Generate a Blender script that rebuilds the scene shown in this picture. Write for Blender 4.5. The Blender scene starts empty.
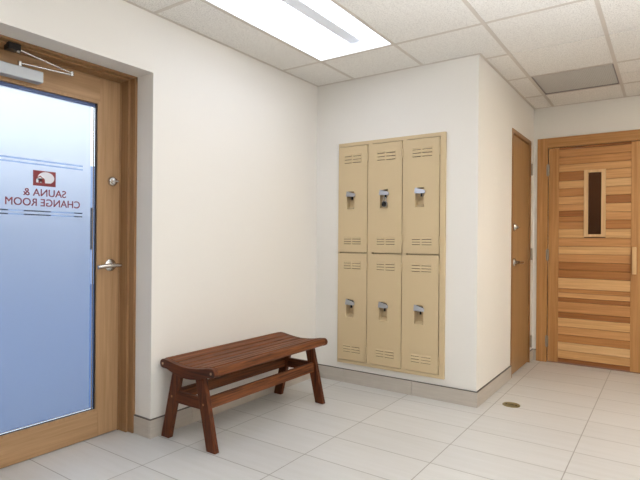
import bpy, bmesh, math, random
from mathutils import Vector, Matrix

random.seed(7)
SC = bpy.context.scene
COL = SC.collection
H = 2.537            # ceiling height
L = 1.413            # length of the locker wall
D = 1.810            # depth of the alcove
XR, YF = 4.30, -5.30  # far right and front walls (out of view)
XO = -0.36           # outer face of the left wall


# ------------------------------------------------------------------ helpers
def lin(r, g, b):
    def f(c):
        c /= 255.0
        return c / 12.92 if c <= 0.04045 else ((c + 0.055) / 1.055) ** 2.4
    return (f(r), f(g), f(b), 1.0)


class MB:
    """collects shapes for ONE mesh object"""
    def __init__(self):
        self.bm = bmesh.new()
        self.tone = self.bm.faces.layers.float.new('tone')
        self.slot = 0

    def _mark(self, faces, tone, slot):
        for f in faces:
            f[self.tone] = tone
            f.material_index = slot

    def poly(self, pts, tone=0.5, slot=0):
        f = self.bm.faces.new([self.bm.verts.new(p) for p in pts])
        self._mark([f], tone, slot)
        return self

    def hexa(self, v, tone=0.5, slot=0):
        v = [self.bm.verts.new(p) for p in v]
        fs = [self.bm.faces.new([v[i] for i in q]) for q in
              ((0, 3, 2, 1), (4, 5, 6, 7), (0, 1, 5, 4), (1, 2, 6, 5), (2, 3, 7, 6), (3, 0, 4, 7))]
        self._mark(fs, tone, slot)
        return self

    def box(self, a, b, tone=0.5, slot=0):
        x0, y0, z0 = [min(a[i], b[i]) for i in range(3)]
        x1, y1, z1 = [max(a[i], b[i]) for i in range(3)]
        return self.hexa([(x0, y0, z0), (x1, y0, z0), (x1, y1, z0), (x0, y1, z0),
                          (x0, y0, z1), (x1, y0, z1), (x1, y1, z1), (x0, y1, z1)], tone, slot)

    def prism(self, prof, axis, a, b, tone=0.5, slot=0):
        """prof: 2D outline in the two other axes (ascending axis order), extruded along axis from a to b"""
        def P(p, t):
            q = list(p)
            q.insert(axis, t)
            return q
        n = len(prof)
        va = [self.bm.verts.new(P(p, a)) for p in prof]
        vb = [self.bm.verts.new(P(p, b)) for p in prof]
        fs = [self.bm.faces.new(va), self.bm.faces.new(vb[::-1])]
        for i in range(n):
            j = (i + 1) % n
            fs.append(self.bm.faces.new([va[j], va[i], vb[i], vb[j]]))
        self._mark(fs, tone, slot)
        return self

    def lathe(self, base, direc, prof, n=28, tone=0.5, slot=0):
        """prof: list of (distance along direc, radius); closed at both ends"""
        base = Vector(base)
        w = Vector(direc).normalized()
        u = w.orthogonal().normalized()
        v = w.cross(u)
        rings = []
        for t, r in prof:
            if r < 1e-6:
                rings.append([self.bm.verts.new(base + w * t)])
            else:
                rings.append([self.bm.verts.new(base + w * t + (u * math.cos(2 * math.pi * k / n) + v * math.sin(2 * math.pi * k / n)) * r) for k in range(n)])
        fs = []
        for A, B in zip(rings, rings[1:]):
            for k in range(n):
                j = (k + 1) % n
                q = []
                for vert in (A[k % len(A)], A[j % len(A)], B[j % len(B)], B[k % len(B)]):
                    if vert not in q:
                        q.append(vert)
                if len(q) >= 3:
                    fs.append(self.bm.faces.new(q))
        if len(rings[0]) > 1:
            fs.append(self.bm.faces.new(rings[0][::-1]))
        if len(rings[-1]) > 1:
            fs.append(self.bm.faces.new(rings[-1]))
        self._mark(fs, tone, slot)
        return self

    def rod(self, a, b, r, r2=None, n=16, tone=0.5, slot=0):
        a, b = Vector(a), Vector(b)
        return self.lathe(a, b - a, [(0, r), ((b - a).length, r if r2 is None else r2)], n, tone, slot)

    def tube(self, pts, r, n=12, tone=0.5, slot=0):
        pts = [Vector(p) for p in pts]
        rings = []
        ref = None
        for i, p in enumerate(pts):
            t = (pts[min(i + 1, len(pts) - 1)] - pts[max(i - 1, 0)]).normalized()
            u = t.orthogonal().normalized() if ref is None else (ref - t * ref.dot(t)).normalized()
            ref = u
            v = t.cross(u)
            rings.append([self.bm.verts.new(p + (u * math.cos(2 * math.pi * k / n) + v * math.sin(2 * math.pi * k / n)) * r) for k in range(n)])
        fs = [self.bm.faces.new(rings[0][::-1]), self.bm.faces.new(rings[-1])]
        for A, B in zip(rings, rings[1:]):
            for k in range(n):
                j = (k + 1) % n
                fs.append(self.bm.faces.new([A[k], A[j], B[j], B[k]]))
        self._mark(fs, tone, slot)
        return self


ORIGIN = {}


def empty(name, loc, kind=None):
    o = bpy.data.objects.new(name, None)
    o.empty_display_size = 0.1
    COL.objects.link(o)
    o.location = loc
    ORIGIN[o.name] = Vector(loc)
    if kind:
        o['kind'] = kind
    return o


def obj(name, mb, mats, parent=None, origin=None, bevel=0.0, smooth=False, seg=2):
    """world-space shapes -> ONE mesh object, child of parent"""
    root = ORIGIN[parent.name] if parent else Vector(origin or (0, 0, 0))
    bm = mb.bm
    bmesh.ops.recalc_face_normals(bm, faces=bm.faces)
    bmesh.ops.translate(bm, verts=bm.verts, vec=-root)
    me = bpy.data.meshes.new(name)
    bm.to_mesh(me)
    bm.free()
    for m in (mats if isinstance(mats, (list, tuple)) else [mats]):
        me.materials.append(m)
    o = bpy.data.objects.new(name, me)
    COL.objects.link(o)
    ORIGIN[o.name] = root
    if parent:
        o.parent = parent
    else:
        o.location = root
    if bevel:
        md = o.modifiers.new('bevel', 'BEVEL')
        md.width = bevel
        md.segments = seg
        md.limit_method = 'ANGLE'
        md.angle_limit = math.radians(40)
    if smooth:
        for p in me.polygons:
            p.use_smooth = True
        try:
            me.set_sharp_from_angle(angle=math.radians(38))
        except Exception:
            pass
    return o


def tag(o, label, cat, group=None):
    o['label'] = label
    o['category'] = cat
    if group:
        o['group'] = group
    return o


def struct(o, label=None, cat=None):
    o['kind'] = 'structure'
    if label:
        o['label'] = label
        o['category'] = cat
    return o


# ------------------------------------------------------------------ materials
def mat(name, color=(0.8, 0.8, 0.8, 1), rough=0.5, metal=0.0, spec=0.5):
    m = bpy.data.materials.new(name)
    m.use_nodes = True
    b = m.node_tree.nodes['Principled BSDF']
    b.inputs['Base Color'].default_value = color
    b.inputs['Roughness'].default_value = rough
    b.inputs['Metallic'].default_value = metal
    b.inputs['Specular IOR Level'].default_value = spec
    return m


def N(m, t, **kw):
    n = m.node_tree.nodes.new(t)
    for k, v in kw.items():
        setattr(n, k, v)
    return n


def LK(m, a, b):
    m.node_tree.links.new(a, b)


def coords(m, scale, loc=(0, 0, 0)):
    tc = N(m, 'ShaderNodeTexCoord')
    mp = N(m, 'ShaderNodeMapping')
    mp.inputs['Scale'].default_value = scale
    mp.inputs['Location'].default_value = loc
    LK(m, tc.outputs['Object'], mp.inputs['Vector'])
    return mp.outputs['Vector']


def ramp(m, fac, stops):
    r = N(m, 'ShaderNodeValToRGB')
    el = r.color_ramp.elements
    while len(el) < len(stops):
        el.new(0.5)
    for e, (p, c) in zip(el, stops):
        e.position = p
        e.color = c
    LK(m, fac, r.inputs['Fac'])
    return r.outputs['Color']


def noise(m, vec, scale=1.0, detail=4.0, rough=0.55, dist=0.0):
    n = N(m, 'ShaderNodeTexNoise')
    n.inputs['Scale'].default_value = scale
    n.inputs['Detail'].default_value = detail
    n.inputs['Roughness'].default_value = rough
    n.inputs['Distortion'].default_value = dist
    LK(m, vec, n.inputs['Vector'])
    return n.outputs['Fac']


def bump(m, h, strength, dist=0.002):
    b = N(m, 'ShaderNodeBump')
    b.inputs['Strength'].default_value = strength
    b.inputs['Distance'].default_value = dist
    LK(m, h, b.inputs['Height'])
    LK(m, b.outputs['Normal'], m.node_tree.nodes['Principled BSDF'].inputs['Normal'])


def wood(name, dark, light, axis, rough=0.45, fine=70.0, along=3.0, spec=0.4, tone=None):
    """grain running along axis; tone = (dark board, light board) colours picked per board"""
    m = mat(name, light, rough, 0, spec)
    sc = [fine, fine, fine]
    sc[axis] = along
    g = noise(m, coords(m, sc), 1.0, 5.0, 0.6, 0.4)
    c = ramp(m, g, [(0.32, dark), (0.68, light)])
    if tone:
        at = N(m, 'ShaderNodeAttribute', attribute_name='tone')
        c2 = ramp(m, at.outputs['Fac'], tone)
        mx = N(m, 'ShaderNodeMix', data_type='RGBA', blend_type='MULTIPLY')
        mx.inputs['Factor'].default_value = 1.0
        LK(m, c, mx.inputs[6])
        LK(m, c2, mx.inputs[7])
        c = mx.outputs[2]
    LK(m, c, m.node_tree.nodes['Principled BSDF'].inputs['Base Color'])
    bump(m, g, 0.12, 0.001)
    return m


M = {}
M['wall'] = mat('cream_paint', lin(236, 232, 225), 0.55, 0, 0.3)
bump(M['wall'], noise(M['wall'], coords(M['wall'], (160, 160, 160)), 1, 3), 0.05, 0.001)

M['ceil'] = mat('ceiling_tile', lin(206, 201, 194), 0.9, 0, 0.1)
_v = coords(M['ceil'], (1, 1, 1))
_n = noise(M['ceil'], _v, 150, 3, 0.7)
LK(M['ceil'], ramp(M['ceil'], _n, [(0.36, lin(208, 204, 198)), (0.52, lin(240, 237, 231))]), M['ceil'].node_tree.nodes['Principled BSDF'].inputs['Base Color'])
bump(M['ceil'], _n, 0.35, 0.002)
M['tee'] = mat('ceiling_grid_paint', lin(208, 200, 190), 0.5, 0, 0.3)

# floor: 24 x 12 inch porcelain laid in a straight grid
m = M['floor'] = mat('porcelain_tile', lin(205, 202, 196), 0.32, 0, 0.4)
_b = N(m, 'ShaderNodeTexBrick', offset=0.0, squash=1.0)
for k, v in (('Scale', 1.0), ('Mortar Size', 0.0028), ('Mortar Smooth', 0.15), ('Bias', 0.0), ('Brick Width', 0.612), ('Row Height', 0.305)):
    _b.inputs[k].default_value = v
_b.inputs['Color1'].default_value = lin(207, 206, 204)
_b.inputs['Color2'].default_value = lin(202, 201, 199)
_b.inputs['Mortar'].default_value = lin(152, 148, 142)
LK(m, coords(m, (1, 1, 1), (-0.272 + 0.612 * 20, 0.75 + 0.305 * 40, 0)), _b.inputs['Vector'])
_st = noise(m, coords(m, (2.2, 26, 1)), 1, 4, 0.55)
_mx = N(m, 'ShaderNodeMix', data_type='RGBA', blend_type='MULTIPLY')
_mx.inputs['Factor'].default_value = 1.0
LK(m, _b.outputs['Color'], _mx.inputs[6])
LK(m, ramp(m, _st, [(0.3, (0.93, 0.925, 0.91, 1)), (0.7, (1, 1, 1, 1))]), _mx.inputs[7])
LK(m, _mx.outputs[2], m.node_tree.nodes['Principled BSDF'].inputs['Base Color'])
_bp = N(m, 'ShaderNodeMath', operation='SUBTRACT')
_bp.inputs[0].default_value = 1.0
LK(m, _b.outputs['Fac'], _bp.inputs[1])
bump(m, _bp.outputs[0], 0.5, 0.002)

M['base'] = mat('base_tile', lin(196, 189, 179), 0.4, 0, 0.4)
_st = noise(M['base'], coords(M['base'], (6, 6, 60)), 1, 4)
LK(M['base'], ramp(M['base'], _st, [(0.3, lin(186, 177, 166)), (0.7, lin(196, 187, 176))]), M['base'].node_tree.nodes['Principled BSDF'].inputs['Base Color'])
M['basetop'] = mat('base_edge_strip', lin(84, 76, 68), 0.4, 0.3)

M['maple_v'] = wood('door_veneer_upright', lin(164, 128, 90), lin(184, 148, 110), 2, 0.4, 60, 2.0)
M['maple_h'] = wood('door_veneer_level', lin(164, 128, 90), lin(184, 148, 110), 1, 0.4, 60, 2.0)
M['jamb'] = wood('frame_timber', lin(142, 106, 70), lin(164, 126, 88), 2, 0.42, 60, 2.0)
M['jamb_h'] = wood('frame_timber_level', lin(142, 106, 70), lin(164, 126, 88), 1, 0.42, 60, 2.0)
M['slab'] = wood('slab_veneer', lin(158, 121, 78), lin(172, 135, 90), 2, 0.4, 50, 2.0)
M['slabframe'] = wood('slab_frame_timber', lin(138, 98, 56), lin(160, 118, 74), 2, 0.45, 50, 2.0)
M['cedar_v'] = wood('cedar_upright', lin(170, 118, 66), lin(198, 148, 92), 2, 0.5, 45, 1.6)
M['cedar_h'] = wood('cedar_level', lin(166, 115, 62), lin(194, 145, 90), 0, 0.5, 45, 1.6)
M['plank'] = wood('cedar_boards', (0.74, 0.67, 0.58, 1), (1, 1, 1, 1), 0, 0.5, 60, 2.0,
                  tone=[(0.0, lin(150, 92, 44)), (0.25, lin(182, 124, 66)), (0.5, lin(208, 154, 98)), (0.75, lin(224, 178, 122)), (1.0, lin(238, 202, 154))])
M['pale_wood'] = wood('pale_timber', lin(206, 166, 116), lin(226, 192, 146), 2, 0.5, 60, 2.0)
M['bench'] = wood('bench_hardwood', lin(62, 30, 12), lin(138, 80, 42), 1, 0.5, 90, 4.0, 0.28)
M['bench_v'] = wood('bench_hardwood_upright', lin(58, 26, 10), lin(110, 56, 25), 2, 0.5, 90, 4.0, 0.28)
M['bench_x'] = wood('bench_hardwood_cross', lin(54, 25, 10), lin(104, 53, 24), 0, 0.5, 90, 4.0, 0.28)
M['plug_dark'] = mat('bolt_plug_dark', lin(158, 104, 66), 0.5)
M['plug'] = mat('bolt_plug', lin(196, 160, 128), 0.5)

M['locker'] = mat('locker_enamel', lin(209, 187, 149), 0.38, 0, 0.45)
M['gap'] = mat('gap_shade', lin(40, 32, 24), 0.8)  # shade of door gaps and louvre slots put into a dark colour
M['chrome'] = mat('satin_chrome', lin(205, 203, 200), 0.22, 1.0)
M['steel'] = mat('brushed_steel', lin(168, 168, 172), 0.42, 0.9)
M['alu'] = mat('silver_enamel', lin(186, 190, 194), 0.35, 0.35)
M['dark'] = mat('dark_metal', lin(48, 44, 42), 0.4, 0.6)
M['black'] = mat('black_plastic', lin(20, 20, 22), 0.3)
M['bronze'] = mat('aged_brass', lin(134, 120, 78), 0.4, 0.5)
M['hinge'] = mat('hinge_metal', lin(168, 160, 148), 0.35, 0.9)
M['white'] = mat('white_enamel', lin(236, 238, 240), 0.4)
M['spine'] = mat('fixture_spine', lin(226, 228, 232), 0.5, 0.0)
M['vent'] = mat('vent_enamel', lin(214, 210, 202), 0.5)
M['ventback'] = mat('vent_duct', lin(150, 142, 138), 0.8)
M['gasket'] = mat('black_gasket', lin(30, 32, 40), 0.6)
M['strip'] = mat('blue_grey_strip', lin(84, 104, 150), 0.4)
M['maroon'] = mat('maroon_vinyl', lin(136, 46, 50), 0.5)
M['whitevinyl'] = mat('white_vinyl', lin(232, 234, 242), 0.5)
M['ground'] = mat('blue_grey_paving', lin(94, 112, 142), 0.8)
M['facade'] = mat('pale_render', lin(160, 172, 196), 0.8)
M['darkglass'] = mat('dark_window', lin(26, 34, 50), 0.2)
M['void'] = mat('dark_timber', lin(120, 88, 62), 0.7)

# lamp lenses: cool daylight tubes in the room, warm ones in the added fixture before the sauna
def lamp(name, color, strength):
    m = bpy.data.materials.new(name)
    m.use_nodes = True
    m.node_tree.nodes.remove(m.node_tree.nodes['Principled BSDF'])
    e = N(m, 'ShaderNodeEmission')
    e.inputs['Color'].default_value = color
    e.inputs['Strength'].default_value = strength
    LK(m, e.outputs[0], m.node_tree.nodes['Material Output'].inputs['Surface'])
    return m


M['lens'] = lamp('lamp_lens', (0.885, 0.95, 1.09, 1), 4.5)
M['lens_warm_fill'] = lamp('warm_fill_lens', (1.0, 0.85, 0.66, 1), 17.0)


def clear_glass(name, tint, ior=1.5):
    m = bpy.data.materials.new(name)
    m.use_nodes = True
    nt = m.node_tree
    nt.nodes.remove(nt.nodes['Principled BSDF'])
    t = N(m, 'ShaderNodeBsdfTransparent')
    t.inputs['Color'].default_value = tint
    g = N(m, 'ShaderNodeBsdfGlossy')
    g.inputs['Roughness'].default_value = 0.02
    fr = N(m, 'ShaderNodeFresnel')
    fr.inputs['IOR'].default_value = ior
    mx = N(m, 'ShaderNodeMixShader')
    LK(m, fr.outputs[0], mx.inputs[0])
    LK(m, t.outputs[0], mx.inputs[1])
    LK(m, g.outputs[0], mx.inputs[2])
    LK(m, mx.outputs[0], nt.nodes['Material Output'].inputs['Surface'])
    return m


M['glass'] = clear_glass('clear_pane', (0.94, 0.97, 0.98, 1), 1.25)
M['smoked'] = clear_glass('sauna_pane', (0.75, 0.68, 0.60, 1), 1.22)

m = M['frost'] = bpy.data.materials.new('frosted_film')
m.use_nodes = True
m.node_tree.nodes.remove(m.node_tree.nodes['Principled BSDF'])
_g = N(m, 'ShaderNodeBsdfGlass', distribution='GGX')
_g.inputs['Roughness'].default_value = 0.6
_g.inputs['IOR'].default_value = 1.25
_t = N(m, 'ShaderNodeBsdfTranslucent')
_t.inputs['Color'].default_value = (0.92, 0.94, 0.97, 1)
_mx = N(m, 'ShaderNodeMixShader')
_mx.inputs[0].default_value = 0.2
LK(m, _g.outputs[0], _mx.inputs[1])
LK(m, _t.outputs[0], _mx.inputs[2])
LK(m, _mx.outputs[0], m.node_tree.nodes['Material Output'].inputs['Surface'])

# ------------------------------------------------------------------ room shell
T = 0.12
RY = -1.715          # near edge of the locker side of the glass-door opening
DL = -2.720          # other edge of the opening
OZ = 2.185           # opening height

struct(obj('floor', MB().box((XO, YF, -0.1), (XR, D, 0)), M['floor']))

w = MB().box((XO, RY, 0), (0, T, H + .3)).box((XO, YF, 0), (0, DL, H + .3)).box((XO, DL, OZ), (0, RY, H + .3))
struct(obj('wall_left', w, M['wall']))

# locker wall with a niche the locker bank is set into
LX0, LX1, LZ0, LZ1 = 0.248, 1.171, 0.166, 2.006
w = MB()
w.box((0, 0, 0), (LX0, T, H + .3)).box((LX1, 0, 0), (L, T, H + .3)).box((LX0, 0, 0), (LX1, T, LZ0)).box((LX0, 0, LZ1), (LX1, T, H + .3))
w.box((LX0, T + .35, 0), (LX1, T + .37, H))
struct(obj('wall_back', w, M['wall']))

# alcove side wall with the slab-door opening
SY0, SY1, SZ = 0.945, 1.672, 2.186
w = MB().box((L - T, T, 0), (L, SY0, H + .3)).box((L - T, SY1, 0), (L, D + T, H + .3)).box((L - T, SY0, SZ), (L, SY1, H + .3))
struct(obj('wall_alcove', w, M['wall']))

# far wall with the sauna-door opening
FX0, FX1, FZ = 1.55, 2.365, 2.126
w = MB().box((L, D, 0), (FX0, D + T, H + .3)).box((FX1, D, 0), (XR + T, D + T, H + .3)).box((FX0, D, FZ), (FX1, D + T, H + .3))
struct(obj('wall_far', w, M['wall']))
struct(obj('wall_right', MB().box((XR, YF - T, 0), (XR + T, D, H + .3)), M['wall']))
struct(obj('wall_front', MB().box((XO, YF - T, 0), (XR, YF, H + .3)), M['wall']))

# added dim fill light, lifts the cabin seen through the window
cl_ = bpy.data.lights.new('cabin_fill', 'POINT')
cl_.energy = 14.0
cl_.color = (1.0, 0.85, 0.7)
cl_.shadow_soft_size = 0.05
co_ = bpy.data.objects.new('cabin_fill', cl_)
COL.objects.link(co_)
co_.location = (1.75, D + .55, 2.1)

# dark sauna cabin behind the little window
w = MB()
w.box((1.42, D + 1.6, 0), (2.6, D + 1.7, H)).box((1.40, D + T, 0), (1.5, D + 1.6, H)).box((2.5, D + T, 0), (2.6, D + 1.6, H))
w.box((1.4, D + T, H - .2), (2.6, D + 1.7, H - .1)).box((1.4, D + T, -.1), (2.6, D + 1.7, -.002))
struct(obj('wall_sauna', w, M['void']))

# ------------------------------------------------------------------ suspended ceiling
GX = [0.376, 0.986, 1.596, 2.206, 2.816, 3.426, 4.036]
GY = [-5.38, -4.16, -2.94, -1.72, -0.50, 0.115, 0.728, 1.340]
FIX = [(0.376, -1.72), (0.376, -4.16), (2.206, -2.94), (2.816, -0.50)]   # fixture cells (x, y of the low corner)
VENT = (1.596, 0.728)

tiles = MB()


def is_fix(x, y):
    return any(abs(x - a) < 0.02 and abs(y - b) < 0.02 for a, b in FIX)


def tile(x0, y0, x1, y1):
    e = 0.0015
    tiles.box((x0 + e, y0 + e, H + .0015), (x1 - e, y1 - e, H + .018))


cols = [0.0] + GX + [XR]
for i in range(len(cols) - 1):
    xa, xb = cols[i], cols[i + 1]
    # two-by-four panels on the near side
    for ya, yb in ((YF, -4.16), (-4.16, -2.94), (-2.94, -1.72), (-1.72, -0.50)):
        if is_fix(xa, ya):
            continue
        if xa >= 1.59 and yb - ya > 1:
            ym = (ya + yb) / 2
            tile(xa, ya, xb, ym - .004)
            tile(xa, ym + .004, xb, yb)
            tiles.box((xa, ym - .004, H + .005), (xb, ym + .004, H + .018))
        else:
            tile(xa, ya, xb, yb)
    # towards the locker wall and into the alcove
    if xb <= 1.0:
        tile(xa, -0.50, xb, 0.0)
    elif xa < 1.0:
        pass
    if 0.98 < xa < 1.0:
        e = .0015
        tiles.box((xa + e, -0.50 + e, H + .0015), (L, 0.0, H + .018)).box((L, -0.50 + e, H + .0015), (xb - e, 0.115 - e, H + .018))
        tile(L, 0.115, xb, 0.728)
        tile(L, 0.728, xb, 1.340)
        tile(L, 1.340, xb, D)
    if is_fix(xa, -0.50):
        tile(xa, 0.720, xb, 1.340)
        tile(xa, 1.340, xb, D)
    elif xa >= 1.59:
        tile(xa, -0.50, xb, 0.115 - .004)
        tile(xa, 0.115 + .004, xb, 0.728)
        tiles.box((xa, 0.111, H + .005), (xb, 0.119, H + .018))
        if abs(xa - VENT[0]) > .02:
            tile(xa, 0.728, xb, 1.030 - .004)
            tile(xa, 1.030 + .004, xb, 1.340)
            tiles.box((xa, 1.026, H + .005), (xb, 1.034, H + .018))
        tile(xa, 1.340, xb, D)
tiles.box((XO, YF - T, H + .30), (XR + T, D + T + .4, H + .36))
struct(obj('ceiling', tiles, M['ceil']))

tee = MB()
tw = 0.012


def tee_y(x, y0, y1):
    tee.box((x - tw, y0, H - .0012), (x + tw, y1, H + .0012)).box((x - .001, y0, H + .0012), (x + .001, y1, H + .035))


def tee_x(y, x0, x1):
    tee.box((x0, y - tw, H - .0008), (x1, y + tw, H + .0012)).box((x0, y - .001, H + .0012), (x1, y + .001, H + .035))


for x in GX:
    tee_y(x, YF, 0.0 if x < L else D)
for y in (-4.16, -2.94, -1.72, -0.50):
    tee_x(y, 0, XR)
tee_x(0.115, L, 1.596)
for y in (0.728, 1.340):
    tee_x(y, L, XR)
a = .018
for p, q in (((0, YF), (a, 0)), ((0, -a), (L, 0)), ((L, -a), (L + a, D)), ((L, D - a), (XR, D)), ((XR - a, YF), (XR, D)), ((0, YF), (XR, YF + a))):
    tee.box((p[0], p[1], H - .001), (q[0], q[1], H + .0014))
struct(obj('trim_1', tee, M['tee']))


# recessed two-lens ceiling lights
def make_light(x0, y0, lens='lens'):
    r = empty('ceiling_light', (x0 + .305, y0 + .61, H))
    x1, y1 = x0 + .61, y0 + 1.22
    f = 0.012
    zt = H + .105
    hs = MB()
    hs.box((x0 + f, y0 + f, zt), (x1 - f, y1 - f, zt + .02))
    for xa, xb in ((x0 + f, x0 + f + .003), (x1 - f - .003, x1 - f)):
        hs.box((xa, y0 + f, H + .001), (xb, y1 - f, zt))
    obj('housing', hs, M['white'], r)
    for ya in (y0 + f, y1 - f - .003):
        obj('end_plate', MB().box((x0 + f + .003, ya, H + .001), (x1 - f - .003, ya + .003, zt)), M['white'], r)
    xm = (x0 + x1) / 2
    hw = .046
    zs = H + .085
    obj('spine', MB().box((xm - hw, y0 + f + .004, zs - .006), (xm + hw, y1 - f - .004, zs + .016)), M['spine'], r, bevel=.003)
    for s in (-1, 1):
        xe = xm + s * (.305 - f - .004)
        xi = xm + s * (hw + .001)
        n = 10
        low = []
        for k in range(n + 1):
            t = k / n
            x = xe + (xi - xe) * t
            z = H + .004 + (zs - H - .004) * math.sin(t * math.pi / 2)
            low.append((x, z))
        top = [(x, z + .004) for x, z in low[::-1]]
        obj('lens', MB().prism([(p[0], p[1]) for p in low + top], 1, y0 + f + .005, y1 - f - .005), M[lens], r, smooth=True)
    return r


lights = [make_light(*p, lens='lens_warm_fill' if p[0] > 2.8 else 'lens') for p in FIX]  # all but the first are added out of view to brighten the room
tag(lights[0], 'lit recessed ceiling light above the wooden bench', 'ceiling light', 'recessed ceiling lights')
tag(lights[1], 'added unseen recessed ceiling light at the near end of the glass-door wall', 'ceiling light', 'recessed ceiling lights')
tag(lights[2], 'added unseen recessed ceiling light over the middle of the room', 'ceiling light', 'recessed ceiling lights')
tag(lights[3], 'added unseen warm recessed ceiling light out in front of the sauna door', 'ceiling light', 'recessed ceiling lights')  # added for warm light on the alcove walls

# return-air grille
v = empty('air_vent', (VENT[0] + .305, VENT[1] + .305, H))
x0, y0 = VENT[0] + .013, VENT[1] + .013
x1, y1 = x0 + .584, y0 + .584
fr = MB()
fw = .008
for p, q in (((x0, y0), (x1, y0 + fw)), ((x0, y1 - fw), (x1, y1)), ((x0, y0 + fw), (x0 + fw, y1 - fw)), ((x1 - fw, y0 + fw), (x1, y1 - fw))):
    fr.box((p[0], p[1], H + .001), (q[0], q[1], H + .02))
obj('vent_frame', fr, M['ventback'], v)  # darker grey on the frame paints in the shaded edge gap
gr = MB()
n = 46
for k in range(1, n):
    t = fw + (.584 - 2 * fw) * k / n
    gr.box((x0 + t - .0016, y0 + fw, H + .005), (x0 + t + .0016, y1 - fw, H + .016))
    gr.box((x0 + fw, y0 + t - .0016, H + .0055), (x1 - fw, y0 + t + .0016, H + .0155))
obj('vent_grille', gr, M['vent'], v)
obj('vent_backing', MB().box((x0, y0, H + .05), (x1, y1, H + .06)), M['ventback'], v)
tag(v, 'grey square perforated ceiling vent in front of the sauna door', 'vent')

# ------------------------------------------------------------------ baseboards (tile with a dark edge strip)
BT, BH = 0.010, 0.108


def basebd(name, runs):
    b = MB()
    for (ax, fixed, sgn, a, c, joints) in runs:
        cuts = [a] + [j for j in joints if a < j < c] + [c]
        for p, q in zip(cuts, cuts[1:]):
            g = .0016
            if ax == 0:
                b.box((p + g, fixed, 0), (q - g, fixed + sgn * BT, BH))
            else:
                b.box((fixed, p + g, 0), (fixed + sgn * BT, q - g, BH))
        if ax == 0:
            b.box((a, fixed, BH), (c, fixed + sgn * (BT + .001), BH + .005), slot=1)
        else:
            b.box((fixed, a, BH), (fixed + sgn * (BT + .001), c, BH + .005), slot=1)
    return struct(obj(name, b, [M['base'], M['basetop']]))


basebd('baseboard_left', [(1, 0, 1, RY - BT, -BT, [-1.40, -.79, -.18]), (0, RY, -1, -0.150, 0.0, []), (1, 0, 1, YF, DL, [])])
basebd('baseboard_back', [(0, 0, -1, 0, L + BT, [.301, .913])])
basebd('baseboard_alcove', [(1, L, 1, 0, SY0 - .001, [.45]), (1, L, 1, SY1 + .001, D - BT, [])])
basebd('baseboard_far', [(0, D, -1, L, 1.451, []), (0, D, -1, 2.465, XR, [3.0, 3.6])])
basebd('baseboard_right', [(1, XR, -1, YF, D, [])])
basebd('baseboard_front', [(0, YF, 1, 0, XR, [])])

# ------------------------------------------------------------------ glass door on the left
DX = -0.270                          # room face of the door leaf
Y1, Y0 = -1.756, -2.672              # leaf edges
ZT = 2.155


def jamb_profile(sign, ye):
    """outline (x, y) of an upright frame post; ye = opening edge, sign = direction away from it into the opening"""
    s = sign
    return [(-.150, ye), (-.150, ye + s * .018), (-.196, ye + s * .018), (-.196, ye + s * .033), (-.268, ye + s * .033),
            (-.268, ye + s * .040), (-.318, ye + s * .040), (-.318, ye + s * .052), (-.345, ye + s * .052), (-.345, ye)]


t = empty('trim_2', (-.2, (RY + DL) / 2, 0), 'structure')
for s, ye in ((-1, RY), (1, DL)):
    obj('frame_post', MB().prism(jamb_profile(s, ye), 2, 0, OZ), M['jamb'], t, bevel=.0015, seg=1)
zz = OZ
hp = [(-.150, zz), (-.150, zz - .012), (-.196, zz - .012), (-.196, zz - .022), (-.268, zz - .022), (-.268, zz - .028), (-.318, zz - .028), (-.318, zz - .050), (-.345, zz - .050), (-.345, zz)]
obj('frame_head', MB().prism(hp, 1, DL, RY), M['jamb_h'], t, bevel=.0015, seg=1)

d1 = empty('door_1', (DX, (Y0 + Y1) / 2, 0), 'structure')
d1['label'] = 'timber door with a frosted glass pane and maroon lettering'
d1['category'] = 'door'
BX = DX - .045
GY1, GY0, GZ0, GZ1 = -1.905, -2.522, .172, 1.996     # clear glass opening
SB = .015
st = MB().box((BX, GY1 + SB, .006), (DX, Y1, ZT)).box((BX, Y0, .006), (DX, GY0 - SB, ZT))
obj('stile', st, M['maple_v'], d1, bevel=.0015, seg=1)
obj('rail', MB().box((BX, GY0 - SB, GZ1 + SB), (DX, GY1 + SB, ZT)), M['maple_h'], d1)
obj('rail', MB().box((BX, GY0 - SB, .006), (DX, GY1 + SB, GZ0 - SB)), M['maple_h'], d1)
bd = MB()
for bx0, bx1 in ((DX - .016, DX + .003), (BX - .002, BX + .012)):
    bd.box((bx0, GY1, GZ0 - SB), (bx1, GY1 + SB, GZ1 + SB)).box((bx0, GY0 - SB, GZ0 - SB), (bx1, GY0, GZ1 + SB))
    bd.box((bx0, GY0, GZ1), (bx1, GY1, GZ1 + SB)).box((bx0, GY0, GZ0 - SB), (bx1, GY1, GZ0))
obj('glazing_bead', bd, M['maple_v'], d1, bevel=.001, seg=1)
gk = MB()
for p, q in (((GY1 - .005, GZ0), (GY1, GZ1)), ((GY0, GZ0), (GY0 + .005, GZ1)), ((GY0 + .005, GZ0), (GY1 - .005, GZ0 + .003))):
    gk.box((DX - .030, p[0], p[1]), (DX - .006, q[0], q[1]))
obj('gasket', gk, M['gasket'], d1)
obj('outdoor_tone_strip', MB().box((DX - .030, GY0 + .005, GZ1 - .020), (DX - .0165, GY1 - .005, GZ1)), M['strip'], d1)  # added opaque strip, coloured like the dark outdoors behind clear top glass
PX = DX - .024
pane = obj('glass_pane', MB().box((PX, GY0 + .0055, GZ0 + .0035), (PX + .006, GY1 - .0055, GZ1 - .0205)), M['glass'], d1)
FY1, FY0, FZ0, FZ1 = -1.936, -2.495, GZ0 + .016, 1.976
SY = -1.985
fx0, fx1 = PX + .0066, PX + .0072
fm = MB()
fm.box((fx0, SY, FZ0), (fx1, FY1, FZ1))
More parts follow.
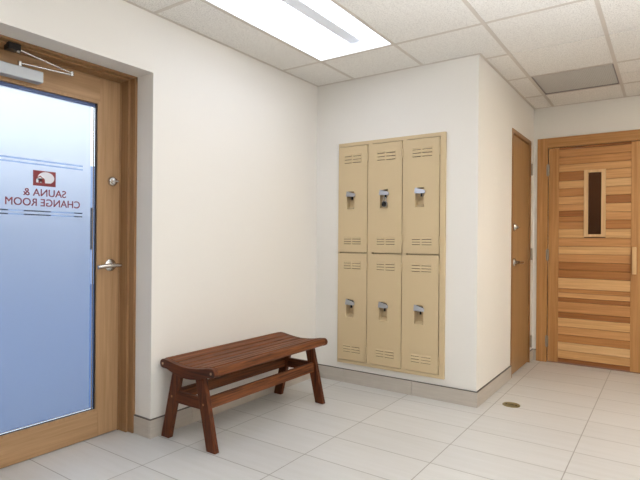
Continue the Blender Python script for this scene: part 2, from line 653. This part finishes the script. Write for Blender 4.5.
zs = [FZ0, 1.3135, 1.3205, 1.3335, 1.3405, 1.588, 1.596, 1.608, 1.617, FZ1]
for k in range(0, len(zs), 2):
    fm.box((fx0, FY0, zs[k]), (fx1, SY, zs[k + 1]))
obj('frosted_film', fm, M['frost'], d1)


def lettering(text, y_start, y_end, z0, z1):
    """reads the right way round from outside, mirrored from this room"""
    cu = bpy.data.curves.new('lettering', 'FONT')
    cu.body = text
    cu.extrude = 0.0
    cu.offset = 0.0
    tmp = bpy.data.objects.new('lettering_curve', cu)
    COL.objects.link(tmp)
    dg = bpy.context.evaluated_depsgraph_get()
    me = bpy.data.meshes.new_from_object(tmp.evaluated_get(dg))
    bpy.data.objects.remove(tmp)
    xs = [v.co.x for v in me.vertices]
    ys = [v.co.y for v in me.vertices]
    xa, xb, ya, yb = min(xs), max(xs), min(ys), max(ys)
    root = ORIGIN[d1.name]
    for v in me.vertices:
        u = (v.co.x - xa) / (xb - xa)
        h = (v.co.y - ya) / (yb - ya)
        v.co = Vector((fx1 + .0004, y_start + (y_end - y_start) * u, z0 + (z1 - z0) * h)) - root
    b_ = bmesh.new()      # bold weight
    for k_, (dy, dz) in enumerate(((-.0007, -.0005), (.0007, -.0005), (-.0007, .0005), (.0007, .0005))):
        m_ = me.copy()
        m_.transform(Matrix.Translation((.00012 * k_, dy, dz)))
        b_.from_mesh(m_)
        bpy.data.meshes.remove(m_)
    b_.to_mesh(me)
    b_.free()
    me.materials.append(M['maroon'])
    o = bpy.data.objects.new('lettering', me)
    COL.objects.link(o)
    o.parent = d1
    ORIGIN[o.name] = root
    return o


lettering('SAUNA &', -2.085, -2.317, 1.420, 1.459)
lettering('CHANGE ROOM', -2.002, -2.405, 1.365, 1.405)

ex = fx1 + .0004
em = MB().box((ex, -2.267, 1.476), (ex + .0006, -2.144, 1.559))
lg = obj('emblem', em, M['maroon'], d1)
e2 = MB()
ex2 = ex + .0008
cy, cz, ry, rz = -2.197, 1.521, .045, .033
pts = []
for k in range(33):
    a_ = 2 * math.pi * k / 32
    pts.append((cy + ry * math.cos(a_), max(1.493, cz + rz * math.sin(a_))))
e2.prism(pts[:-1], 0, ex2, ex2 + .0004)
e2.box((ex2 + .00015, -2.250, 1.493), (ex2 + .0004, -2.214, 1.516))
obj('emblem_disc', e2, M['whitevinyl'], lg)
e3 = MB()
ex3 = ex2 + .0006
e3.prism([(-2.254, 1.515), (-2.230, 1.532), (-2.206, 1.515), (-2.206, 1.509), (-2.230, 1.525), (-2.254, 1.509)], 0, ex3, ex3 + .0004)
e3.box((ex3, -2.238, 1.493), (ex3 + .0004, -2.230, 1.506)).box((ex3, -2.220, 1.493), (ex3 + .0004, -2.204, 1.508))
e3.prism([(-2.204, 1.508), (-2.214, 1.518), (-2.226, 1.508)], 0, ex3 + .0005, ex3 + .0009)
obj('emblem_house', e3, M['maroon'], lg)

# lock furniture
ly, lz = -1.815, 1.029
hd = MB().lathe((DX, ly, lz), (1, 0, 0), [(0, .037), (.006, .037), (.012, .030), (.013, .015), (.045, .014)])
lever = obj('lever_handle', hd, M['chrome'], d1, smooth=True)
lev = MB().tube([(DX + .050, ly + .042, lz - .001), (DX + .052, ly, lz), (DX + .052, ly - .04, lz), (DX + .050, ly - .08, lz - .004), (DX + .044, ly - .105, lz - .008)], .0125)
obj('lever', lev, M['chrome'], lever, smooth=True)
db = MB().lathe((DX, -1.807, 1.541), (1, 0, 0), [(0, .030), (.008, .030), (.016, .024), (.017, .019), (.03, .019), (.034, .013)])
dbo = obj('deadbolt', db, M['chrome'], d1, smooth=True)
obj('thumb_turn', MB().box((DX + .030, -1.826, 1.535), (DX + .046, -1.788, 1.547)), M['chrome'], dbo, bevel=.003)

# closer
cl = empty('door_closer', (0, 0, 0))
cl.parent = d1
cl.location = (0, 0, 0)
ORIGIN[cl.name] = ORIGIN[d1.name]
obj('closer_body', MB().box((DX, -2.560, 2.018), (DX + .058, -2.252, 2.078)), M['alu'], cl, bevel=.004)
el = (-.190, -2.110, 2.104)
sp = (-.240, -2.360, 2.078)
am = MB().rod(sp, (sp[0], sp[1], 2.108), .011).tube([(sp[0], sp[1], 2.100), (sp[0] + .006, sp[1] + .03, 2.101), (el[0], el[1], 2.098)], .0055).rod((el[0], el[1], 2.090), (el[0], el[1], 2.116), .009)
br = (-.185, -2.395, 2.160)
am.tube([(br[0], br[1], 2.150), (br[0] + .001, br[1] + .05, 2.142), (el[0], el[1], 2.108)], .0055).rod((br[0], br[1], 2.130), (br[0], br[1], 2.165), .011)
obj('closer_arm', am, M['chrome'], cl, smooth=True)
obj('closer_bracket', MB().box((-.225, -2.445, 2.140), (-.172, -2.385, 2.173)), M['dark'], cl, bevel=.003)

# ------------------------------------------------------------------ slab door in the alcove
t = empty('trim_3', (L, (SY0 + SY1) / 2, 0), 'structure')
f3 = .036
obj('frame_post', MB().box((L - T, SY0, 0), (L + .006, SY0 + f3, SZ)), M['slabframe'], t)
obj('frame_post', MB().box((L - T, SY1 - .012, 0), (L + .006, SY1, SZ)), M['slabframe'], t)
obj('frame_head', MB().box((L - T, SY0 + f3, SZ - f3), (L + .006, SY1 - .012, SZ)), M['slabframe'], t)
d2 = empty('door_2', (L, (SY0 + SY1) / 2, 0), 'structure')
d2['label'] = 'narrow plain tan slab door in the alcove beside the sauna door'
d2['category'] = 'door'
sx = L - .010
obj('leaf', MB().box((sx - .044, SY0 + f3 + .005, .008), (sx, SY1 - .014, SZ - f3 - .006)), M['slab'], d2, bevel=.001, seg=1)
for zc in (1.906, 1.072, .21):
    hg = MB().rod((L + .016, SY1 - .010, zc - .058), (L + .016, SY1 - .010, zc + .058), .010)
    hg.box((L + .006, SY1 - .006, zc - .055), (L + .009, SY1 + .024, zc + .055))
    obj('hinge', hg, M['hinge'], d2, smooth=True)
hy, hz = 1.078, 1.008
lv = obj('lever_handle', MB().lathe((sx, hy, hz), (1, 0, 0), [(0, .040), (.006, .040), (.014, .032), (.015, .016), (.05, .015)]), M['chrome'], d2, smooth=True)
obj('lever', MB().tube([(sx + .05, hy - .022, hz), (sx + .054, hy, hz), (sx + .054, hy + .05, hz), (sx + .050, hy + .12, hz - .004)], .013), M['chrome'], lv, smooth=True)
dd = obj('deadbolt', MB().lathe((sx, hy, 1.322), (1, 0, 0), [(0, .036), (.010, .036), (.020, .028), (.021, .018), (.034, .017)]), M['chrome'], d2, smooth=True)
obj('thumb_turn', MB().box((sx + .033, hy - .02, 1.316), (sx + .048, hy + .02, 1.328)), M['chrome'], dd, bevel=.003)

# ------------------------------------------------------------------ sauna door
t = empty('trim_4', ((FX0 + FX1) / 2, D, 0), 'structure')
fo = .098
obj('frame_post', MB().box((FX0 - fo, D - .022, 0), (FX0, D + .05, FZ + fo)), M['cedar_v'], t, bevel=.002)
obj('frame_post', MB().box((FX1, D - .022, 0), (FX1 + fo, D + .05, FZ + fo)), M['cedar_v'], t, bevel=.002)
obj('frame_head', MB().box((FX0, D - .022, FZ), (FX1, D + .05, FZ + fo)), M['cedar_h'], t, bevel=.002)
d3 = empty('door_3', ((FX0 + FX1) / 2, D, 0), 'structure')
d3['label'] = 'cedar sauna door of level boards with a slim upright window'
d3['category'] = 'door'
sy = D - .008                       # room face of the leaf
by = sy + .042
PXa, PXb = 1.650, 2.258
LTOP = FZ - .006
obj('stile', MB().box((FX0 + .006, sy, .012), (PXa, by, LTOP)), M['cedar_v'], d3, bevel=.0015, seg=1)
obj('stile', MB().box((PXb, sy, .012), (FX1 - .005, by, LTOP)), M['cedar_v'], d3, bevel=.0015, seg=1)
WX0, WX1, WZ0, WZ1 = 1.871, 2.054, 1.244, 1.886      # outer edge of the window frame


def zpx(y):
    return 2.126 - (y - 148.5) * (2.126 - .012) / (361.0 - 148.5)


full = [(148.5, 151, .05), (151, 158.5, .42), (158.5, 166, .40), (166, 173, .62)]
lft = [(173, 182, .2), (182, 189.5, .72), (189.5, 197.5, .36), (197.5, 205.2, .62), (205.2, 211.5, .55), (211.5, 217, .12), (217, 222.5, .32), (222.5, 229.5, .38), (229.5, 238.2, .75)]
rgt = [(173, 182, .62), (182, 189.5, .85), (189.5, 197.5, .66), (197.5, 205.2, .14), (205.2, 213.5, .66), (213.5, 221, .55), (221, 229.5, .26), (229.5, 238.2, .78)]
low = [(238.2, 246.5, .5), (246.5, 254, .78), (254, 262, .5), (262, 269.5, .20), (269.5, 277.5, .2), (277.5, 288, .78), (288, 292, .34), (292, 297, .62), (297, 301, .12),
       (301, 311.5, .45), (311.5, 317, .12), (317, 325.5, .74), (325.5, 333.5, .55), (333.5, 341, .34), (341, 349, .88), (349, 357, .7), (357, 361, .0)]
pk = MB()
pf = sy + .006
for rows, xa, xb in ((full, PXa, PXb), (lft, PXa, WX0), (rgt, WX1, PXb), (low, PXa, PXb)):
    for a_, b_, tn in rows:
        za, zb = zpx(b_) + .0012, zpx(a_) - .0012
        c = .003
        # tongue-and-groove board with eased edges
        pk.prism([(by - .004, za), (by - .004, zb), (pf + c, zb), (pf, zb - c), (pf, za + c), (pf + c, za)], 0, xa, xb, tone=min(1, max(0, tn)))
obj('board_panel', pk, M['plank'], d3)
wf = MB()
fwd = .036
for p, q in (((WX0, WZ0), (WX0 + fwd, WZ1)), ((WX1 - fwd, WZ0), (WX1, WZ1)), ((WX0 + fwd, WZ0), (WX1 - fwd, WZ0 + .026)), ((WX0 + fwd, WZ1 - .026), (WX1 - fwd, WZ1))):
    wf.box((p[0], sy - .008, p[1]), (q[0], by, q[1]))
wfo = obj('window_frame', wf, M['pale_wood'], d3, bevel=.002)
obj('window_pane', MB().box((WX0 + fwd, sy + .014, WZ0 + .026), (WX1 - fwd, sy + .020, WZ1 - .026)), M['smoked'], wfo)
hb = MB().box((2.272, sy - .060, .905), (2.306, sy - .026, 1.155))
hbo = obj('pull_handle', hb, M['pale_wood'], d3, bevel=.004)
obj('handle_spacer', MB().box((2.276, sy - .026, .92), (2.302, sy, .96)).box((2.276, sy - .026, 1.10), (2.302, sy, 1.14)), M['pale_wood'], hbo)
for zc in (1.906, 1.066, .21):
    hg = MB().rod((FX0 + .003, D - .030, zc - .058), (FX0 + .003, D - .030, zc + .058), .009)
    hg.box((FX0 - .012, D - .026, zc - .05), (FX0 + .016, D - .0225, zc + .05))
    obj('hinge', hg, M['hinge'], d3, smooth=True)

# ------------------------------------------------------------------ lockers
lk = tag(empty('locker_bank', ((LX0 + LX1) / 2, 0, LZ0)), 'tan metal bank of six lockers in two rows, set into the cream wall', 'locker')
FD = -.022                          # face of the locker frame
DW = .262
colx = [.256, .565, .870]
rows = [(1.095, 1.973), (.196, 1.086)]
fb = MB()
fx = [LX0 - .008] + [c for x in colx for c in (x - .002, x + DW + .006)] + [LX1 + .006]
for i in range(0, len(fx), 2):
    fb.box((fx[i], FD, LZ0), (fx[i + 1], .10, LZ1))
for i in range(1, len(fx) - 1, 2):
    fb.box((fx[i], FD, LZ0), (fx[i + 1], .10, rows[1][0] - .005))
    fb.box((fx[i], FD, rows[0][1] + .005), (fx[i + 1], .10, LZ1))
    fb.box((fx[i], .012, rows[1][1] + .002), (fx[i + 1], .10, rows[0][0] - .002))
fb.box((LX0 + .002, .40, LZ0 + .002), (LX1 - .002, .41, LZ1 - .002))
body = obj('locker_frame', fb, M['locker'], lk)
ib = MB()
for x in colx:
    for za, zb in rows:
        ib.box((x - .003, .03, za - .004), (x + DW + .003, .04, zb + .004))  # dark sheet behind each door paints shade into the gaps
obj('gap_shade_sheet', ib, M['gap'], lk)

DFc = FD - .004                     # face of the doors
HX0, HX1 = .070, .142               # pocket of the pull, from the door's left edge
for ci, x in enumerate(colx):
    for ri, (za, zb) in enumerate(rows):
        top = zb - za
        pz1 = 1.600 if ri == 0 else .702
        pz0 = pz1 - .150
        bx = .026                   # back of the sheet-metal door
        dm = MB()
        dm.box((x, DFc, za), (x + HX0, bx, zb)).box((x + HX1, DFc, za), (x + DW, bx, zb))
        dm.box((x + HX0, DFc, za), (x + HX1, bx, pz0)).box((x + HX0, DFc, pz1), (x + HX1, bx, zb))
        dm.box((x + HX0, bx - .003, pz0), (x + HX1, bx, pz1))
        # slanted sill of the pocket
        dm.prism([(DFc, pz0), (bx - .003, pz0), (bx - .003, pz0 + .024)], 0, x + HX0, x + HX1)
        # louvres: three rows, two columns, top and bottom
        for zl in ([1.900, 1.873, 1.846, 1.212, 1.192, 1.172] if ri == 0 else [1.012, .990, .968, .318, .296, .274]):
            for u0, u1 in ((.044, .114), (.124, .206)):
                dm.prism([(DFc, zl + .008), (DFc - .0065, zl - .004), (DFc - .0045, zl - .007), (DFc, zl - .007)], 0, x + u0, x + u1)
                dm.box((x + u0 + .002, DFc - .0004, zl - .0105), (x + u1 - .002, DFc, zl - .0068), slot=1)  # dark sliver painted as the shade below the louvre lip
        dr = obj('locker_door', dm, [M['locker'], M['gap']], lk)
        # metal hood over the pull, with the latch finger under it
        hm = MB()
        x0, x1 = x + HX0 - .001, x + HX1 + .008
        zl, zr, zb_ = pz1 + .002, pz1 - .022, pz1 - .044
        hm.hexa([(x0, DFc - .017, zb_), (x1, DFc - .013, zb_ - .002), (x1, DFc + .02, zb_ + .004), (x0, DFc + .02, zb_ + .004),
                 (x0, DFc - .004, zl), (x1, DFc - .003, zr), (x1, DFc + .02, zr), (x0, DFc + .02, zl)])
        obj('pull_hood', hm, M['steel'], dr)
        lf = MB().box((x + .116, DFc - .008, pz1 - .070), (x + .126, DFc + .010, pz1 - .040))
        obj('latch_finger', lf, M['dark'], dr, bevel=.002)
        for zh in (zb - .10, za + .10):
            obj('hinge', MB().rod((x + DW + .003, DFc - .001, zh - .032), (x + DW + .003, DFc - .001, zh + .032), .008, n=10), M['locker'], dr, smooth=True)

# padlock on the middle locker of the upper row
px, pz, py = .688, 1.482, DFc - .022
pd = tag(empty('padlock', (px, py, pz)), 'black-dial combination padlock hanging from the middle upper locker', 'padlock')
obj('lock_body', MB().lathe((px, py + .010, pz), (0, -1, 0), [(0, .021), (.003, .024), (.014, .024), (.017, .022)]), M['steel'], pd, smooth=True)
obj('dial', MB().lathe((px, py - .0072, pz), (0, -1, 0), [(0, .0205), (.003, .0205), (.004, .010), (.010, .009), (.011, .007)]), M['black'], pd, smooth=True)
sh = [(px - .013, py + .002, pz + .018), (px - .013, py + .002, pz + .042)]
sh += [(px - .013 * math.cos(a_), py + .002, pz + .042 + .013 * math.sin(a_)) for a_ in [math.pi * k / 8 for k in range(1, 8)]]
sh += [(px + .013, py + .002, pz + .042), (px + .013, py + .002, pz + .018)]
obj('shackle', MB().tube(sh, .0036), M['chrome'], pd, smooth=True)

# ------------------------------------------------------------------ bench
BXc, BYc = .255, -1.105
bn = tag(empty('bench', (BXc, BYc, 0)), 'dark brown slatted wooden bench with a scooped seat and splayed legs', 'bench')
ye0, ye1 = -1.668, -.540            # ends of the seat
W2 = .210                           # half width to the centre of the rolled edges


def top_z(u):
    """height of the scooped seat at u = -1 (wall side) .. 1 (room side)"""
    return .449 + .023 * (abs(u) ** 1.8)


R0 = .027


def end_profile():
    up, dn = [], []
    n = 24
    for k in range(n + 1):
        u = -1 + 2 * k / n
        x = BXc + W2 * u * .87
        up.append((x, top_z(u)))
        dn.append((x, top_z(u) - .050 - .016 * (1 - u * u)))
    def lobe(sg):
        c = (BXc + sg * (W2 - .004), top_z(1) - R0)
        return [(c[0] + sg * R0 * math.cos(a_), c[1] + R0 * math.sin(a_)) for a_ in [math.pi * (.5 - k / 8) for k in range(9)]]
    return up[1:-1] + lobe(1) + dn[1:-1][::-1] + lobe(-1)[::-1]


for ya in (ye0, ye1 - .032):
    e_ = obj('end_board', MB().prism(end_profile(), 1, ya, ya + .032), M['bench_x'], bn, bevel=.003, smooth=True)
    yo = ya - .0008 if ya == ye0 else ya + .0328
    sg = -1 if ya == ye0 else 1
    for s in (-1, 1):
        obj('screw_plug', MB().lathe((BXc + s * (W2 - .004), yo - sg * .004, top_z(1) - R0), (0, sg, 0), [(0, .0075), (.0045, .0075), (.0055, .005)], 14), M['plug'], e_, smooth=True)
# rolled front and back rails and five slats between
for s in (-1, 1):
    c = (BXc + s * (W2 - .004), top_z(1) - R0 + .002)
    pr_ = [(c[0] + R0 * math.cos(a_), c[1] + R0 * math.sin(a_)) for a_ in [2 * math.pi * k / 20 for k in range(20)]]
    obj('seat_slat', MB().prism(pr_, 1, ye0 + .0322, ye1 - .0322), M['bench'], bn, smooth=True)
ns, sw = 6, .049
for k in range(ns):
    xc = BXc + (k - (ns - 1) / 2) * .0600
    q = []
    for j in range(5):
        x = xc - sw / 2 + sw * j / 4
        q.append((x, top_z((x - BXc) / (W2 * .87)) + .002))
    q2 = [(x, z - .022) for x, z in q[::-1]]
    obj('seat_slat', MB().prism(q + q2, 1, ye0 + .0322, ye1 - .0322), M['bench'], bn, bevel=.0035)
for s in (-1, 1):
    for yl in (-1.640, -.580):
        top = (BXc + s * .094, .420)
        bot = (BXc + s * .197, 0.0)
        hw = .035
        th = .017
        lg_ = MB().hexa([(bot[0] - hw, yl - th, bot[1]), (bot[0] + hw, yl - th, bot[1]), (bot[0] + hw, yl + th, bot[1]), (bot[0] - hw, yl + th, bot[1]),
                         (top[0] - hw, yl - th, top[1]), (top[0] + hw, yl - th, top[1]), (top[0] + hw, yl + th, top[1]), (top[0] - hw, yl + th, top[1])])
        lo = obj('leg', lg_, M['bench_v'], bn, bevel=.004)
        xm = bot[0] + (top[0] - bot[0]) * .258 / .428
        so = -1 if yl < -1 else 1
        obj('screw_plug', MB().lathe((xm, yl + so * (th - .003), .258), (0, so, 0), [(0, .007), (.0035, .007), (.0045, .005)], 14), M['plug_dark'], lo, smooth=True)
xm = .197 + (.094 - .197) * .258 / .428
for s in (-1, 1):
    obj('stretcher', MB().box((BXc + s * xm - .014, -1.623, .224), (BXc + s * xm + .014, -.597, .292)), M['bench'], bn, bevel=.004)
for yl in (-1.640, -.580):
    xi = xm - .034
    obj('stretcher', MB().hexa([(BXc - xi - .010, yl - .013, .224), (BXc + xi + .010, yl - .013, .224), (BXc + xi + .010, yl + .013, .224), (BXc - xi - .010, yl + .013, .224),
                                (BXc - xi + .006, yl - .013, .292), (BXc + xi - .006, yl - .013, .292), (BXc + xi - .006, yl + .013, .292), (BXc - xi + .006, yl + .013, .292)]), M['bench_x'], bn, bevel=.003)

# ------------------------------------------------------------------ floor cleanout cap
dc = tag(empty('floor_drain', (1.605, .205, 0)), 'round aged brass drain cap in the floor by the alcove corner', 'drain')
obj('rim', MB().lathe((1.605, .205, 0), (0, 0, 1), [(-.001, .062), (.003, .061), (.004, .054), (.0025, .053)], 40), M['bronze'], dc, smooth=True)
cp = MB().lathe((1.605, .205, 0), (0, 0, 1), [(.0, .052), (.0032, .051)], 40)
cp.box((1.585, .202, .0034), (1.625, .208, .0042), slot=1)
for k in (-1, 1):
    cp.lathe((1.605 + k * .034, .205, .0), (0, 0, 1), [(.003, .007), (.005, .006)], 14, slot=1)
obj('cap', cp, [M['bronze'], M['dark']], dc)

# ------------------------------------------------------------------ outside, seen through the glass door
struct(obj('ground', MB().box((-40, -30, -.12), (XO, 30, -.02)), M['ground']))
bl = tag(empty('building', (-10.5, 3, -.02)), 'pale low building with dark windows beyond the glass door', 'building')
obj('building_wall', MB().box((-13, -14, -.02), (-10, 20, 3.1)), M['facade'], bl)
for ya, yb in ((-6.4, -5.6), (-4.2, -3.4), (-2.0, -1.2), (0.2, 0.9), (1.25, 1.86), (2.22, 2.84), (3.45, 3.74), (3.87, 4.30), (5.2, 6.0), (7.4, 8.2)):
    obj('building_window', MB().box((-10.0, ya, .9), (-9.97, yb, 2.0)), M['darkglass'], bl)

# ------------------------------------------------------------------ sky, camera, view
wd = bpy.data.worlds.new('sky')
SC.world = wd
wd.use_nodes = True
bg = wd.node_tree.nodes['Background']
_tc = N(wd, 'ShaderNodeTexCoord')
_sx = N(wd, 'ShaderNodeSeparateXYZ')
LK(wd, _tc.outputs['Generated'], _sx.inputs[0])
LK(wd, ramp(wd, _sx.outputs['Z'], [(0.0, (0.97, 0.975, 1.0, 1)), (0.30, (0.84, 0.90, 1.0, 1)), (1.0, (0.28, 0.44, 0.78, 1))]), bg.inputs['Color'])
bg.inputs['Strength'].default_value = 2.7

# added fill spot aimed up at the ceiling, out of view to the right
fl = bpy.data.lights.new('fill_spot', 'SPOT')
fl.energy = 480
fl.color = (0.90, 0.945, 1.0)
fl.spot_size = math.radians(150)
fl.spot_blend = 0.6
fl.shadow_soft_size = 0.12
fo_ = bpy.data.objects.new('fill_spot', fl)
COL.objects.link(fo_)
fo_.location = (3.1, -2.5, 1.25)
fo_.rotation_euler = (math.radians(180), 0, 0)

cam = bpy.data.cameras.new('camera')
co = bpy.data.objects.new('camera', cam)
COL.objects.link(co)
cam.sensor_width = 36.0
cam.lens = 505.577 / 640 * 36.0
cam.clip_start = 0.05
rt = Vector((0.823156, 0.56775618, 0.00819293))
up = Vector((-0.00640159, -0.00514858, 0.99996626))
fw = Vector((-0.56777920, 0.82318067, 0.00060354))
mw = Matrix.Identity(4)
for i in range(3):
    mw[i][0], mw[i][1], mw[i][2] = rt[i], up[i], -fw[i]
mw.translation = (2.54403586, -3.63366446, 1.19109167)
co.matrix_world = mw
SC.camera = co

SC.view_settings.view_transform = 'Standard'
SC.view_settings.look = 'None'
SC.view_settings.exposure = -0.17
SC.view_settings.gamma = 1.0
SC.view_settings.use_curve_mapping = False
